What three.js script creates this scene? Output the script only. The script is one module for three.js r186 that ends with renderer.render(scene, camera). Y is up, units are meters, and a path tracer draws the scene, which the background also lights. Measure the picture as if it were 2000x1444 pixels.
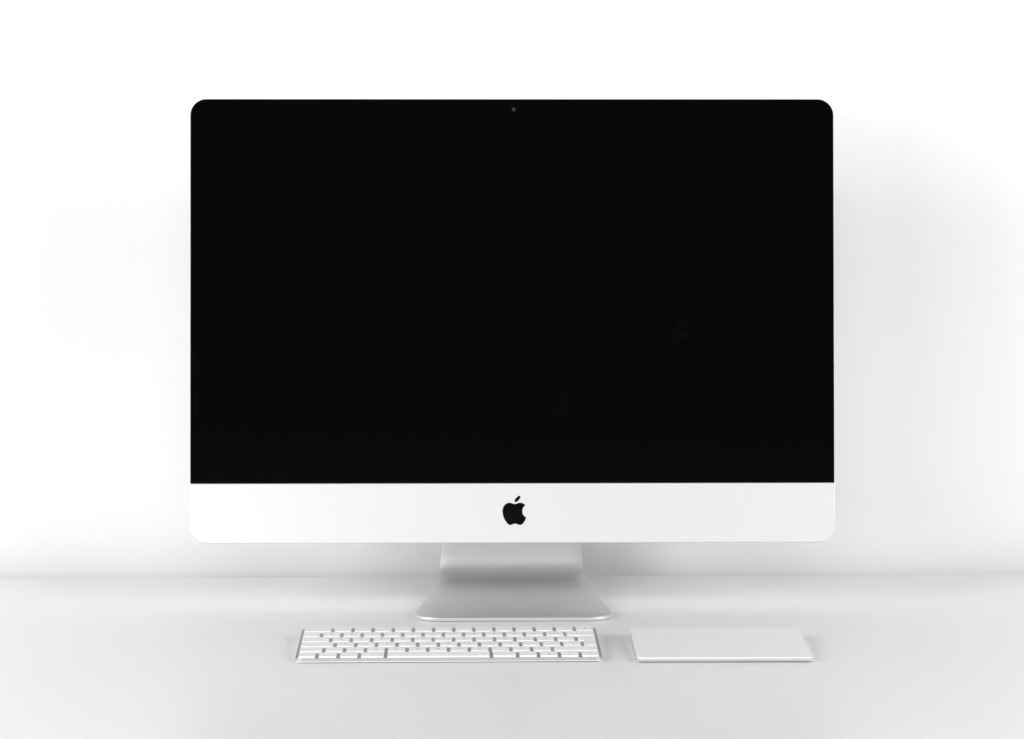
import * as THREE from 'three';
import { RectAreaLightUniformsLib } from 'three/addons/lights/RectAreaLightUniformsLib.js';
import { toCreasedNormals } from 'three/addons/utils/BufferGeometryUtils.js';
import { ImprovedNoise } from 'three/addons/math/ImprovedNoise.js';
import { RoundedBoxGeometry } from 'three/addons/geometries/RoundedBoxGeometry.js';

// ---------------------------------------------------------------- camera, light, exposure
RectAreaLightUniformsLib.init();
const scene = new THREE.Scene();
scene.background = new THREE.Color(0x000000);
const camera = new THREE.PerspectiveCamera(16.77, 1024 / 739, 0.1, 30);
camera.position.set(0, 0.457, 2.5);
camera.rotation.set(-0.0845, 0, 0);
const renderer = new THREE.WebGLRenderer({ antialias: true });
renderer.toneMapping = THREE.LinearToneMapping;
renderer.toneMappingExposure = 1;
renderer.shadowMap.enabled = true;

const TURN = 0.022;                       // the desk and wall stand slightly turned to the lens
const BACK = -0.213;                      // rear edge of the desk
const GAP = 0.04;                         // desk to wall

// unseen soft boxes, placed for the light; two low to reach under the screen
const UNSEEN_LAMPS = [
  { at: [-2.38, 0.5, 3.82], to: [0, 0.15, -0.1], w: 1.6, h: 0.9, power: 7.2, label: 'unseen wide low softbox lamp, placed left of the camera to light the wall' },
  { at: [0, 0.0, 4.5], to: [0, 0.15, -0.1], w: 2.4, h: 0.36, power: 5.3, label: 'unseen long low softbox lamp, placed behind the camera at desk height to light the chin and the wall under it' },
  { at: [-2.05, 1.05, 1.6], to: [0, 0.15, -0.1], w: 1.3, h: 1.1, power: 10.4, label: 'unseen large softbox lamp, placed close at the left to light the desk and wall' },
  { at: [2.05, 1.05, 1.6], to: [0, 0.15, -0.1], w: 1.5, h: 1.3, power: 6.9, label: 'unseen large softbox lamp, placed close at the right to light the desk and wall' },
  { at: [0, 2.5, 4.7], to: [0, 0.15, -0.1], w: 2.2, h: 1.0, power: 5.9, label: 'unseen wide softbox lamp, placed high behind the camera to light the wall and desk' },
];

// ---------------------------------------------------------------- helpers
let seed = 7;
const rnd = () => { seed = (seed * 1664525 + 1013904223) >>> 0; return seed / 4294967296; };
const counts = {};
function numbered(name) { const n = counts[name] = (counts[name] ?? -1) + 1; return n ? `${name}_${String(n).padStart(3, '0')}` : name; }
function thing(name, label, category, [x, y, z] = [0, 0, 0], turn = 0, group) {
  const o = new THREE.Group(); o.name = numbered(name); scene.add(o);
  o.position.set(x, y, z); o.rotation.y = turn;
  o.userData = { label, category }; if (group) o.userData.group = group;
  return o;
}
function part(name, geometry, material, parent, label) {
  const m = new THREE.Mesh(geometry, material); m.name = name; parent.add(m);
  m.castShadow = m.receiveShadow = true;
  if (label) m.userData.label = label;
  return m;
}
function roundRect(x0, y0, x1, y1, r) {   // r: [bottom left, bottom right, top right, top left]
  const [a, b, c, d] = Array.isArray(r) ? r : [r, r, r, r], s = new THREE.Shape();
  s.moveTo(x0 + a, y0); s.lineTo(x1 - b, y0);
  if (b) s.absarc(x1 - b, y0 + b, b, -Math.PI / 2, 0); s.lineTo(x1, y1 - c);
  if (c) s.absarc(x1 - c, y1 - c, c, 0, Math.PI / 2); s.lineTo(x0 + d, y1);
  if (d) s.absarc(x0 + d, y1 - d, d, Math.PI / 2, Math.PI); s.lineTo(x0, y0 + a);
  if (a) s.absarc(x0 + a, y0 + a, a, Math.PI, Math.PI * 1.5);
  return s;
}
const creased = (g, a) => toCreasedNormals(g.scale(1000, 1000, 1000), a).scale(0.001, 0.001, 0.001);   // the helper tells corners apart to a hundredth of a unit
// a plate whose outline is the shape and whose thickness t runs from z = 0 to z = t, edges chamfered by b
function plate(shape, t, b, curve = 12, segments = 2) {
  const g = new THREE.ExtrudeGeometry(shape, { depth: t - 2 * b, bevelEnabled: b > 0, bevelSize: b, bevelThickness: b, bevelOffset: -b, bevelSegments: segments, curveSegments: curve });
  g.translate(0, 0, b);
  return creased(g, 0.3);
}
const laid = (g) => g.rotateX(-Math.PI / 2);   // a plate drawn in x, y laid flat: its y runs to the back, its thickness up
const noise = new ImprovedNoise();
function grainTexture(size, fn, srgb) {
  const d = new Uint8Array(size * size * 4);
  for (let y = 0; y < size; y++) for (let x = 0; x < size; x++) {
    const v = Math.max(0, Math.min(255, Math.round(255 * fn(x / size, y / size))));
    d.set([v, v, v, 255], 4 * (y * size + x));
  }
  const t = new THREE.DataTexture(d, size, size);
  t.wrapS = t.wrapT = THREE.RepeatWrapping; t.magFilter = THREE.LinearFilter; t.minFilter = THREE.LinearMipmapLinearFilter;
  if (srgb) t.colorSpace = THREE.SRGBColorSpace;
  t.needsUpdate = true;
  return t;
}
// ---------------------------------------------------------------- materials
const M = {};
const fineGrain = grainTexture(256, () => 0.5 + (rnd() - 0.5) * 0.9);
const plaster = grainTexture(512, (u, v) => {
  let s = 0; for (const [f, a] of [[8, 0.5], [23, 0.3], [61, 0.2]]) s += a * noise.noise(u * f, v * f, f);
  return 0.5 + 0.4 * s + (rnd() - 0.5) * 0.12;
});
// faint wiped smears and dust specks that the photograph shows on the black glass
const smears = (() => {
  const c = document.createElement('canvas'); c.width = 1300; c.height = 780; const x = c.getContext('2d'), k = 2;   // 2 pixels per mm
  x.fillStyle = '#888888'; x.fillRect(0, 0, c.width, c.height);
  const at = (px, py) => [650 + (px - 1000) * 1.0288, (py - 191) * 1.0288];
  for (const [px, py, w, h, turn, n] of [[1331, 640, 17, 24, 0.35, 130], [1092, 790, 13, 40, 0.15, 60], [377, 705, 5, 34, 0, 60], [378, 785, 4, 22, 0, 40], [1585, 872, 26, 9, -0.1, 50], [820, 550, 14, 10, 0.4, 24], [925, 800, 18, 8, 0.2, 22]]) {
    const [cx, cy] = at(px, py); x.save(); x.translate(cx, cy); x.rotate(turn);
    for (let i = 0; i < n; i++) { const a = rnd() * 6.283, r = Math.sqrt(rnd()); x.fillStyle = `rgba(255,255,255,${0.04 + 0.1 * rnd()})`; x.fillRect(Math.cos(a) * r * w, Math.sin(a) * r * h, 1.5 + 3 * rnd(), 4 + 10 * rnd()); }
    x.restore();
  }
  for (let i = 0; i < 26; i++) { x.fillStyle = `rgba(255,255,255,${0.2 + 0.4 * rnd()})`; x.fillRect(rnd() * 1300, rnd() * 780, k * 0.6, k * 0.6); }
  const t = new THREE.CanvasTexture(c); t.colorSpace = THREE.SRGBColorSpace; return t;
})();
M.wall = new THREE.MeshStandardMaterial({ color: new THREE.Color().setRGB(0.86, 0.86, 0.86), roughness: 0.9, bumpMap: plaster, bumpScale: 0.0004 });
M.desk = new THREE.MeshPhysicalMaterial({ color: new THREE.Color().setRGB(0.83, 0.83, 0.83), roughness: 0.32, ior: 1.5 });
M.aluminium = new THREE.MeshStandardMaterial({ color: new THREE.Color().setRGB(0.74, 0.74, 0.74), roughness: 0.54, metalness: 1.0, bumpMap: fineGrain, bumpScale: 0.00001 });
M.shadedDeck = new THREE.MeshStandardMaterial({ color: new THREE.Color().setRGB(0.6, 0.6, 0.6), roughness: 0.5, metalness: 1.0, bumpMap: fineGrain, bumpScale: 0.00001 });  // keyboard aluminium with shade and dim reflections put into its darker colour
M.glass = new THREE.MeshPhysicalMaterial({ color: new THREE.Color().setRGB(0.0068, 0.0068, 0.0068), map: smears, roughness: 0.09, specularIntensity: 0.35 });
M.emblem = new THREE.MeshPhysicalMaterial({ color: new THREE.Color().setRGB(0.003, 0.003, 0.003), roughness: 0.1, specularIntensity: 0.15 });
M.lens = new THREE.MeshPhysicalMaterial({ color: new THREE.Color().setRGB(0.016, 0.016, 0.016), roughness: 0.3, specularIntensity: 0.5 });
M.lensRing = new THREE.MeshStandardMaterial({ color: new THREE.Color().setRGB(0.003, 0.003, 0.003), roughness: 0.3 });
M.rubber = new THREE.MeshStandardMaterial({ color: new THREE.Color().setRGB(0.05, 0.05, 0.05), roughness: 0.8 });
M.whitePlastic = new THREE.MeshStandardMaterial({ color: new THREE.Color().setRGB(0.80, 0.80, 0.80), roughness: 0.45 });
M.whiteGlass = new THREE.MeshPhysicalMaterial({ color: new THREE.Color().setRGB(0.86, 0.86, 0.86), roughness: 0.4 });
M.lampShell = new THREE.MeshStandardMaterial({ color: new THREE.Color().setRGB(0.02, 0.02, 0.02), roughness: 0.8 });

// ---------------------------------------------------------------- setting: wall and desk
{
  const along = (x, y, z) => new THREE.Vector3(x, y, z).applyAxisAngle(new THREE.Vector3(0, 1, 0), TURN);
  const uvMetres = (g, k) => { const p = g.attributes.position, uv = g.attributes.uv; for (let i = 0; i < p.count; i++) uv.setXY(i, p.getX(i) * k, p.getY(i) * k); return g; };
  const wall = new THREE.Mesh(uvMetres(new THREE.BoxGeometry(5.2, 3.4, 0.1), 2.5), M.wall);
  wall.name = 'wall'; wall.userData = { kind: 'structure', label: 'plain white wall behind the desk', category: 'wall' };
  wall.position.copy(along(0, 0.9, BACK - GAP - 0.05)); wall.rotation.y = TURN; wall.castShadow = wall.receiveShadow = true; scene.add(wall);

  const g = plate(roundRect(-1.3, 0, 1.3, 0.80, 0.004), 0.03, 0.0016, 4);
  const p = along(0, 0, BACK + 0.8);
  const desk = thing('desk', 'white satin desk top carrying the computer, keyboard and trackpad', 'desk', [p.x, -0.03, p.z], TURN);
  part('desk_top', laid(g), M.desk, desk);
  for (const [x, z] of [[-1.2, -0.06], [1.2, -0.06], [-1.2, -0.74], [1.2, -0.74]]) part('leg', new RoundedBoxGeometry(0.05, 0.71, 0.05, 2, 0.004).translate(x, -0.3555, z), M.whitePlastic, desk);
}

// ---------------------------------------------------------------- desktop computer
const W = 0.65, H = 0.448, CHIN = 0.0600, R = 0.0168;
{
  const pc = thing('desktop_computer', 'all-in-one desktop computer with black screen, silver chin and silver stand', 'computer', [0.001, 0, -0.0007], 0.0139);
  const tilt = 0.096, lift = 0.0699;
  const head = (g) => g.rotateX(-tilt).translate(0, lift, 0);       // from the panel's own axes (x, up the panel, out of it) to the thing's

  // rear housing: thin rim, swelling towards the middle
  {
    const rings = [], out = roundRect(-W / 2, 0, W / 2, H, R).getPoints(16), n = out.length;
    const inset = (k) => out.map((p) => new THREE.Vector2(p.x * k, H / 2 + (p.y - H / 2) * k));
    rings.push([inset(1 - 0.0014), -0.0022], [inset(1), -0.0030], [inset(1), -0.0058]);
    for (let i = 1; i <= 16; i++) { const k = 1 - i / 16; rings.push([inset(Math.max(k, 0.001)), -0.006 - 0.042 * Math.sin((1 - k) * Math.PI / 2) ** 1.1]); }
    const pos = [], idx = [];
    pos.push(0, H / 2, -0.0022);
    for (const [pts, z] of rings) for (const p of pts) pos.push(p.x, p.y, z);
    for (let j = 0; j < n; j++) idx.push(0, 1 + j, 1 + (j + 1) % n);
    for (let i = 0; i + 1 < rings.length; i++) for (let j = 0; j < n; j++) {
      const a = 1 + i * n + j, b = 1 + i * n + (j + 1) % n, c = a + n, d = b + n;
      idx.push(a, c, b, b, c, d);
    }
    const g = new THREE.BufferGeometry(); g.setAttribute('position', new THREE.Float32BufferAttribute(pos, 3)); g.setIndex(idx);
    g.setAttribute('uv', new THREE.Float32BufferAttribute(pos.flatMap((_, i) => (i % 3 === 0 ? [pos[i] * 10, pos[i + 1] * 10] : [])), 2));
    part('housing', head(creased(g, 0.6)), M.aluminium, pc);
  }
  const uvPlate = (g, k) => { const p = g.attributes.position, uv = g.attributes.uv; for (let i = 0; i < p.count; i++) uv.setXY(i, p.getX(i) * k, p.getY(i) * k); return g; };
  const uvGlass = (g) => { const p = g.attributes.position, uv = g.attributes.uv; for (let i = 0; i < p.count; i++) uv.setXY(i, 0.5 + p.getX(i) / 0.65, 1 - (H - p.getY(i)) / 0.39); return g; };
  const e = 0.0006;
  part('screen_glass', head(uvGlass(plate(roundRect(-W / 2 + e, CHIN + 0.0003, W / 2 - e, H - e, [0.0003, 0.0003, R - e, R - e]), 0.0021, 0.0004, 20)).translate(0, 0, -0.0021)), M.glass, pc, 'glossy black switched-off screen');
  part('chin', head(uvPlate(plate(roundRect(-W / 2, 0, W / 2, CHIN, [R, R, 0.0003, 0.0003]), 0.0023, 0.0006, 20), 12).translate(0, 0, -0.0023)), M.aluminium, pc, 'pale silver strip below the screen');
  // emblem: bitten fruit and its leaf, traced in units of the photograph's zoom
  {
    const K = 1 / (16.044 * 1944), to = (x, y) => [(x - (1000 - 960) * 16.044) * K, (1060.4 - 950) / 1944 - y * K];
    const shape = (start, curves) => { const s = new THREE.Shape(); s.moveTo(...to(...start)); for (const c of curves) s.bezierCurveTo(...to(c[0], c[1]), ...to(c[2], c[3]), ...to(c[4], c[5])); return s; };
    const fruit = shape([700, 552], [[760, 545, 800, 508, 875, 510], [935, 512, 990, 540, 1030, 592], [965, 632, 932, 705, 934, 790], [938, 880, 990, 938, 1056, 968],
      [1030, 1060, 985, 1130, 940, 1175], [905, 1206, 870, 1212, 835, 1203], [790, 1190, 760, 1166, 704, 1166], [650, 1166, 620, 1194, 578, 1205], [540, 1212, 508, 1198, 480, 1170],
      [428, 1115, 372, 1030, 342, 940], [312, 850, 304, 745, 334, 665], [364, 570, 440, 514, 530, 512], [602, 512, 650, 548, 700, 552]]);
    const leaf = shape([692, 494], [[688, 400, 770, 300, 876, 284], [882, 370, 812, 482, 692, 494]]);
    const logo = part('emblem', head(plate(fruit, 0.0006, 0.0001, 16, 1).translate(0, 0, -0.0001)), M.emblem, pc, 'black bitten-fruit emblem');
    part('leaf', head(plate(leaf, 0.0006, 0.0001, 12, 1).translate(0, 0, -0.0001)), M.emblem, logo);
  }
  // camera above the screen
  {
    const y = 0.4372, x = 0.0013;
    const ring = part('camera', head(new THREE.CylinderGeometry(0.0019, 0.0019, 0.0003, 32).rotateX(Math.PI / 2).translate(x, y, 0.0000)), M.lensRing, pc);
    part('lens', head(new THREE.SphereGeometry(0.0008, 24, 10, 0, Math.PI * 2, 0, Math.PI / 2).scale(1, 0.35, 1).rotateX(Math.PI / 2).translate(x, y, 0.00015)), M.lens, ring);
  }
  // stand: one bent sheet, foot forward, neck rising to the back of the housing
  {
    const T = 0.0068, FRONT = 0.0545, BENDZ = -0.110, FOOT = [0.0042, 0.0095], lean = 0.12;
    // centre path of the top surface: (z, y, top normal) from the front edge to the hinge
    const path = [];
    const slope = Math.atan2(FOOT[1] - FOOT[0], FRONT - BENDZ);
    const add = (z, y, a) => path.push({ z, y, a });      // a: direction of travel measured from -z towards +y
    const N = 26;
    for (let i = 0; i <= N; i++) { const k = i < 12 ? 0.024 * (i / 12) ** 1.6 / (FRONT - BENDZ) : 0.024 / (FRONT - BENDZ) + (1 - 0.024 / (FRONT - BENDZ)) * (i - 12) / (N - 12); add(FRONT + (BENDZ - FRONT) * k, FOOT[0] + (FOOT[1] - FOOT[0]) * k, slope); }
    // the bend eases in and out, then the neck runs straight
    {
      const turnTo = Math.PI / 2 + lean, LB = 0.047, steps = 48;
      let { z, y } = path[path.length - 1];
      for (let i = 1; i <= steps; i++) {
        const k = (i - 0.5) / steps, k1 = i / steps, ease = (t) => t * t * (3 - 2 * t);
        const a = slope + (turnTo - slope) * ease(k); z -= Math.cos(a) * LB / steps; y += Math.sin(a) * LB / steps;
        add(z, y, slope + (turnTo - slope) * ease(k1));
      }
      for (let i = 1; i <= 24; i++) add(z - Math.cos(turnTo) * 0.19 * i / 24, y + Math.sin(turnTo) * 0.19 * i / 24, turnTo);
    }
    let s = 0; path.forEach((p, i) => { if (i) s += Math.hypot(p.z - path[i - 1].z, p.y - path[i - 1].y); p.s = s; });
    const sBend = path[N].s, rc = 0.026;
    const half = (q) => {
      const over = Math.min(1, Math.max(0, (q - sBend) / 0.1)), wide = 0.0798 - 0.0072 * (2 * over - over * over);
      const w = q < sBend ? 0.1015 + (0.0798 - 0.1015) * q / sBend : wide;
      const f = Math.min(1, q / rc);
      return w - rc * (1 - Math.sqrt(1 - (1 - f) ** 2));
    };
    const c = 0.0011, pos = [], idx = [], ring = [];
    const stations = path.map((p, i) => ({ ...p, w: half(p.s), thick: T - (p.s < 0.05 ? (1 - p.s / 0.05) * (T - 0.0036) : 0), drop: i === 0 ? c : i === 1 ? c * 0.35 : 0 }));
    const COLS = 14;
    for (const q of stations) {
      const nz = Math.sin(q.a), ny = Math.cos(q.a);        // surface normal: forward-up
      const sec = [];
      for (let j = 0; j <= COLS; j++) sec.push([-(q.w - c) + 2 * (q.w - c) * j / COLS, -q.drop]);
      sec.push([q.w - c * 0.3, -c * 0.3 - q.drop * 0.7], [q.w, -c], [q.w, -q.thick + c * 0.6]);
      for (let j = COLS; j >= 0; j--) sec.push([-(q.w - c * 0.6) + 2 * (q.w - c * 0.6) * j / COLS, -q.thick]);
      sec.push([-q.w, -q.thick + c * 0.6], [-q.w, -c], [-(q.w - c * 0.3), -c * 0.3 - q.drop * 0.7]);
      ring.push(sec.length);
      for (const [x, d] of sec) pos.push(x, q.y + ny * d, q.z + nz * d);
    }
    const m = ring[0];
    for (let i = 0; i + 1 < stations.length; i++) for (let j = 0; j < m; j++) {
      const a = i * m + j, b = i * m + (j + 1) % m; idx.push(a, b, a + m, b, b + m, a + m);
    }
    for (const [base, flip] of [[0, true], [(stations.length - 1) * m, false]]) for (let j = 1; j + 1 < m; j++) idx.push(base, base + (flip ? j + 1 : j), base + (flip ? j : j + 1));
    const g = new THREE.BufferGeometry(); g.setAttribute('position', new THREE.Float32BufferAttribute(pos, 3)); g.setIndex(idx);
    g.setAttribute('uv', new THREE.Float32BufferAttribute(pos.flatMap((_, i) => (i % 3 === 0 ? [pos[i] * 12, stations[Math.floor(i / 3 / m)].s * 12] : [])), 2));
    g.translate(0.0002, 0, 0);
    const stand = part('stand', creased(g, 0.45), M.aluminium, pc, 'bent silver stand with a wide flat foot');
    part('foot_pad_and_shade', laid(plate(roundRect(-0.0765, 0, 0.0765, 0.13, 0.005), 0.0009, 0, 6)).translate(0.0002, 0.0001, 0.0535), M.rubber, stand);  // rubber pad run out to the front as the foot's dark shadow line
  }
}

// ---------------------------------------------------------------- keyboard
{
  const kb = thing('keyboard', 'slim white keyboard with silver edges lying in front of the computer', 'keyboard', [-0.06, 0, 0.143], 0.0252);
  const D = 0.1149, WD = 0.279, FRONT = 0.0045, REAR = 0.0106, a = Math.atan2(REAR - FRONT, D);   // origin: rear edge, on the desk
  const tip = (g) => g.rotateX(a).translate(0, REAR, 0);   // plates are built with their top at y = 0, back edge at z = 0
  const top = laid(plate(roundRect(-WD / 2, -D, WD / 2, 0, 0.0062), 0.0024, 0.0003, 8, 2)).translate(0, -0.0024, 0);
  part('top_case', tip(top), M.shadedDeck, kb, 'silver upper shell');
  {
    const f = new THREE.Shape(); const z0 = 0.0012, z1 = D - 0.0010;
    f.moveTo(z0, 0.0006); f.lineTo(z1 - 0.0012, 0.0006); f.quadraticCurveTo(z1 + 0.0002, 0.0007, z1, FRONT - 0.00235); f.lineTo(z0, REAR - 0.0026); f.lineTo(z0, 0.0006);
    const g = new THREE.ExtrudeGeometry(f, { depth: WD - 0.0028, bevelEnabled: true, bevelSize: 0.0004, bevelThickness: 0.0004, bevelOffset: -0.0004, bevelSegments: 2, curveSegments: 6 });
    g.translate(0, 0, -(WD - 0.0028) / 2).rotateY(-Math.PI / 2);
    part('bottom_case', creased(g, 0.5), M.whitePlastic, kb);
    for (const [x, z] of [[-0.125, 0.012], [0.125, 0.012], [-0.125, 0.1], [0.125, 0.1]]) part('foot', new THREE.CylinderGeometry(0.004, 0.004, 0.0005, 20).translate(x, 0.0003, z), M.rubber, kb);
  }
  // rows from the back: centres of the gaps between keys in mm from the left edge, and the printed signs
  const P = 19.05, run = (first, n) => Array.from({ length: n }, (_, i) => first + P * i);
  const rows = [
    [run(29.8, 13), ['esc', 'F1', 'F2', 'F3', 'F4', 'F5', 'F6', 'F7', 'F8', 'F9', 'F10', 'F11', 'F12', '^eject']],
    [run(20.0, 13), ['§ ±', '1 !', '2 @', '3 £', '4 $', '5 %', '6 ^', '7 &', '8 *', '9 (', '0 )', '- _', '= +', '>bksp']],
    [run(29.6, 13), ['<tab', 'Q', 'W', 'E', 'R', 'T', 'Y', 'U', 'I', 'O', 'P', '[ {', '] }', '@return']],
    [run(34.5, 13), ['<caps', 'A', 'S', 'D', 'F', 'G', 'H', 'J', 'K', 'L', '; :', "' \"", '\\ |', null]],
    [run(24.9, 12), ['<shift', '` ~', 'Z', 'X', 'C', 'V', 'B', 'N', 'M', ', <', '. >', '/ ?', '>shift']],
    [[19.8, 39.0, 58.1, 82.0, 178.2, 202.0, 221.0, 240.0, 259.0], ['<fn', '<ctrl', '<alt', '>cmd', '', '<cmd', '<alt', '^left', '^updown', '^right']],
  ];
  const LEFT = 3.1, RIGHT = 275.9, GAPMM = 3.4, KEYH = 0.0017, MARGIN = 2.3, PITCH = 18.95;
  // one sheet of print for all key tops: 8 pixels per mm over the keyboard's plan
  const S = 7.3, cw = 2048, ch = 848, canvas = document.createElement('canvas'); canvas.width = cw; canvas.height = ch;
  const ctx = canvas.getContext('2d'); ctx.fillStyle = '#ffffff'; ctx.fillRect(0, 0, cw, ch);
  const ink = '#7c7f82';
  const arrow = (x, y, r, turn) => { ctx.save(); ctx.translate(x, y); ctx.rotate(turn); ctx.beginPath(); ctx.moveTo(-r, -r); ctx.lineTo(r, 0); ctx.lineTo(-r, r); ctx.fill(); ctx.restore(); };
  const print = (sign, x0, z0, x1, z1) => {
    if (!sign) return;
    const X0 = x0 * S, X1 = x1 * S, Z0 = z0 * S, Z1 = z1 * S, cx = (X0 + X1) / 2, cz = (Z0 + Z1) / 2;
    ctx.fillStyle = ink; ctx.textBaseline = 'middle';
    const words = { bksp: 'delete', caps: 'caps lock', fn: 'fn', ctrl: 'control', alt: 'alt', cmd: 'command', tab: 'tab', shift: 'shift' };
    if (sign[0] === '^' && sign.length > 1) {
      const r = 1.1 * S;
      if (sign === '^left') arrow(cx, cz, r, Math.PI); else if (sign === '^right') arrow(cx, cz, r, 0);
      else if (sign === '^up') arrow(cx, cz, r, -Math.PI / 2); else if (sign === '^down') arrow(cx, cz, r, Math.PI / 2);
      else if (sign === '^eject') { arrow(cx, cz - 0.6 * S, r, -Math.PI / 2); ctx.fillRect(cx - r, cz + 0.9 * S, 2 * r, 0.5 * S); }
    } else if (sign[0] === '<' && sign.length > 2) { ctx.font = `${2.1 * S}px sans-serif`; ctx.textAlign = 'left'; ctx.fillText(words[sign.slice(1)] ?? sign.slice(1), X0 + 1.8 * S, Z1 - 2.6 * S);
    } else if (sign[0] === '>' && sign.length > 2) { ctx.font = `${2.1 * S}px sans-serif`; ctx.textAlign = 'right'; ctx.fillText(words[sign.slice(1)] ?? sign.slice(1), X1 - 1.8 * S, Z1 - 2.6 * S);
    } else if (sign[0] === '@' && sign.length > 1) { ctx.font = `${2.1 * S}px sans-serif`; ctx.textAlign = 'right'; ctx.fillText('return', X1 - 1.8 * S, Z1 - 2.6 * S);
    } else if (sign === 'esc' || /^F\d/.test(sign)) { ctx.font = `${(sign === 'esc' ? 2.3 : 2.0) * S}px sans-serif`; ctx.textAlign = sign === 'esc' ? 'left' : 'center'; ctx.fillText(sign, sign === 'esc' ? X0 + 1.8 * S : cx, Z1 - 2.8 * S);
    } else if (sign.includes(' ')) {
      const [lo, hi] = sign.split(' '); ctx.font = `${3.4 * S}px sans-serif`; ctx.textAlign = 'center';
      ctx.fillText(hi, cx, cz - 3.0 * S); ctx.fillText(lo, cx, cz + 3.2 * S);
    } else { ctx.font = `${4.6 * S}px sans-serif`; ctx.textAlign = 'center'; ctx.fillText(sign, cx, cz); }
  };
  const shapeUV = (g) => { const p = g.attributes.position, uv = g.attributes.uv; for (let i = 0; i < p.count; i++) uv.setXY(i, (p.getX(i) * 1000 + 139.5) * S / cw, 1 - (p.getZ(i) * 1000) * S / ch); return g; };
  const makeKey = (shape) => {
    const g = shapeUV(laid(plate(shape, KEYH, 0.0003, 4, 2)));
    return tip(g.translate(0, -0.0001, 0));
  };
  const jobs = [];
  const box = (x0, z0, x1, z1) => roundRect((x0 - 139.5) / 1000, -z1 / 1000, (x1 - 139.5) / 1000, -z0 / 1000, 0.001);
  rows.forEach(([gaps, signs], r) => {
    const z0 = MARGIN + PITCH * r, z1 = z0 + PITCH - GAPMM - (r === 5 ? 0 : 0);
    signs.forEach((sign, i) => {
      if (sign === null) return;
      const x0 = i ? gaps[i - 1] + GAPMM / 2 : LEFT, x1 = i < gaps.length ? gaps[i] - GAPMM / 2 : RIGHT;
      if (sign === '^updown') {
        const mid = (z0 + z1) / 2;
        jobs.push([box(x0, z0, x1, mid - 0.35), '^up', x0, z0, x1, mid], [box(x0, mid + 0.35, x1, z1), '^down', x0, mid, x1, z1]);
      } else if (sign === '@return') {
        const zb = z1 + PITCH, xl = rows[3][0][12] + GAPMM / 2, q = 1.0, k = (x, z) => [(x - 139.5) / 1000, -z / 1000], s = new THREE.Shape();
        s.moveTo(...k(xl + q, zb)); s.lineTo(...k(x1 - q, zb)); s.quadraticCurveTo(...k(x1, zb), ...k(x1, zb - q)); s.lineTo(...k(x1, z0 + q)); s.quadraticCurveTo(...k(x1, z0), ...k(x1 - q, z0));
        s.lineTo(...k(x0 + q, z0)); s.quadraticCurveTo(...k(x0, z0), ...k(x0, z0 + q)); s.lineTo(...k(x0, z1 - q)); s.quadraticCurveTo(...k(x0, z1), ...k(x0 + q, z1));
        s.lineTo(...k(xl - 0.2, z1)); s.lineTo(...k(xl, z1 + 0.2)); s.lineTo(...k(xl, zb - q)); s.quadraticCurveTo(...k(xl, zb), ...k(xl + q, zb));
        jobs.push([s, sign, xl, z0, x1, zb]);
      } else jobs.push([box(x0, z0, x1, z1), sign, x0, z0, x1, z1]);
    });
  });
  for (const [, ...p] of jobs) print(...p);
  const sheet = new THREE.CanvasTexture(canvas); sheet.colorSpace = THREE.SRGBColorSpace; sheet.anisotropy = 8;
  M.key = new THREE.MeshStandardMaterial({ color: new THREE.Color().setRGB(0.88, 0.88, 0.88), roughness: 0.5, map: sheet });
  for (const [shape] of jobs) part('key', makeKey(shape), M.key, kb);
}

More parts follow.
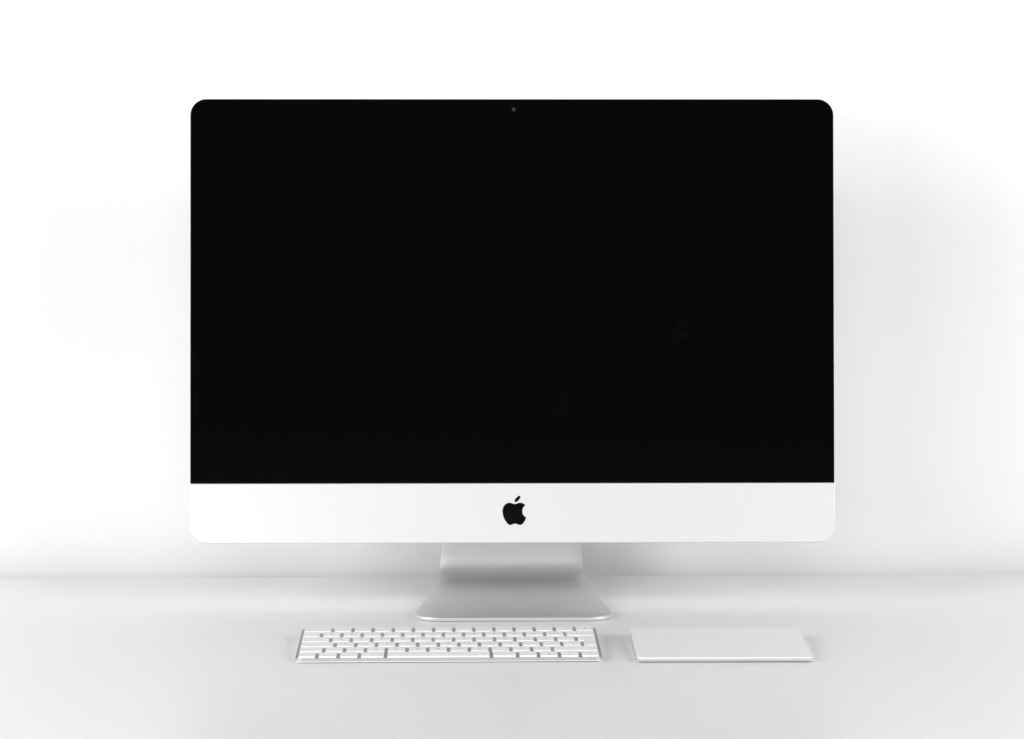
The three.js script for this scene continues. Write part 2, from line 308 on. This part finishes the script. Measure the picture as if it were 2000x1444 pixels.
// ---------------------------------------------------------------- trackpad
{
  const tp = thing('trackpad', 'flat white trackpad lying right of the keyboard', 'trackpad', [0.1923, 0, 0.1427], 0.0103);
  const D = 0.1149, WD = 0.16, FRONT = 0.0050, REAR = 0.0109, a = Math.atan2(REAR - FRONT, D);
  const tip = (g) => g.rotateX(a).translate(0, REAR, 0);
  part('touch_surface', tip(laid(plate(roundRect(-WD / 2, -D, WD / 2, 0, 0.0048), 0.0013, 0.0003, 10, 2)).translate(0, -0.0013, 0)), M.whiteGlass, tp);
  const f = new THREE.Shape(), z0 = 0.0006, z1 = D - 0.0005;
  f.moveTo(z0, 0.0008); f.lineTo(z1 - 0.002, 0.0008); f.quadraticCurveTo(z1 + 0.0001, 0.0010, z1, FRONT - 0.0015); f.lineTo(z0, REAR - 0.0015); f.lineTo(z0, 0.0008);
  const g = new THREE.ExtrudeGeometry(f, { depth: WD - 0.0016, bevelEnabled: true, bevelSize: 0.0005, bevelThickness: 0.0005, bevelOffset: -0.0005, bevelSegments: 2, curveSegments: 6 });
  part('base', creased(g.translate(0, 0, -(WD - 0.0016) / 2).rotateY(-Math.PI / 2), 0.5), M.aluminium, tp, 'silver wedge body under the white top');
  for (const [x, z] of [[-0.065, 0.012], [0.065, 0.012], [-0.065, 0.1], [0.065, 0.1]]) part('foot', new THREE.CylinderGeometry(0.005, 0.005, 0.0008, 20).translate(x, 0.00045, z), M.rubber, tp);
}

// ---------------------------------------------------------------- unseen lamps, out of view, placed to light desk and wall
for (const l of UNSEEN_LAMPS) {
  const lamp = thing('unseen_softbox_lamp', l.label, 'studio lamp', l.at);
  lamp.lookAt(...l.to);                                     // its +z looks at the table
  const hood = new THREE.CylinderGeometry(Math.SQRT1_2, 0.12, 0.35, 4, 1, true).rotateY(Math.PI / 4).scale(l.w, 1, l.h).rotateX(Math.PI / 2).translate(0, 0, -0.19);
  part('hood', creased(hood, 0.3), M.lampShell, lamp);
  part('lamp_head', new THREE.CylinderGeometry(0.07, 0.07, 0.2, 24).rotateX(Math.PI / 2).translate(0, 0, -0.47), M.lampShell, lamp);
  part('diffuser', new THREE.PlaneGeometry(l.w, l.h), new THREE.MeshStandardMaterial({ color: 0xffffff, emissive: 0xffffff, emissiveIntensity: 0.15, roughness: 0.9 }), lamp);
  const light = new THREE.RectAreaLight(0xffffff, l.power, l.w, l.h);
  light.name = 'unseen_softbox_light'; light.position.z = 0.02; light.rotation.y = Math.PI; lamp.add(light);
}

renderer.setSize(1024, 739);
renderer.render(scene, camera);
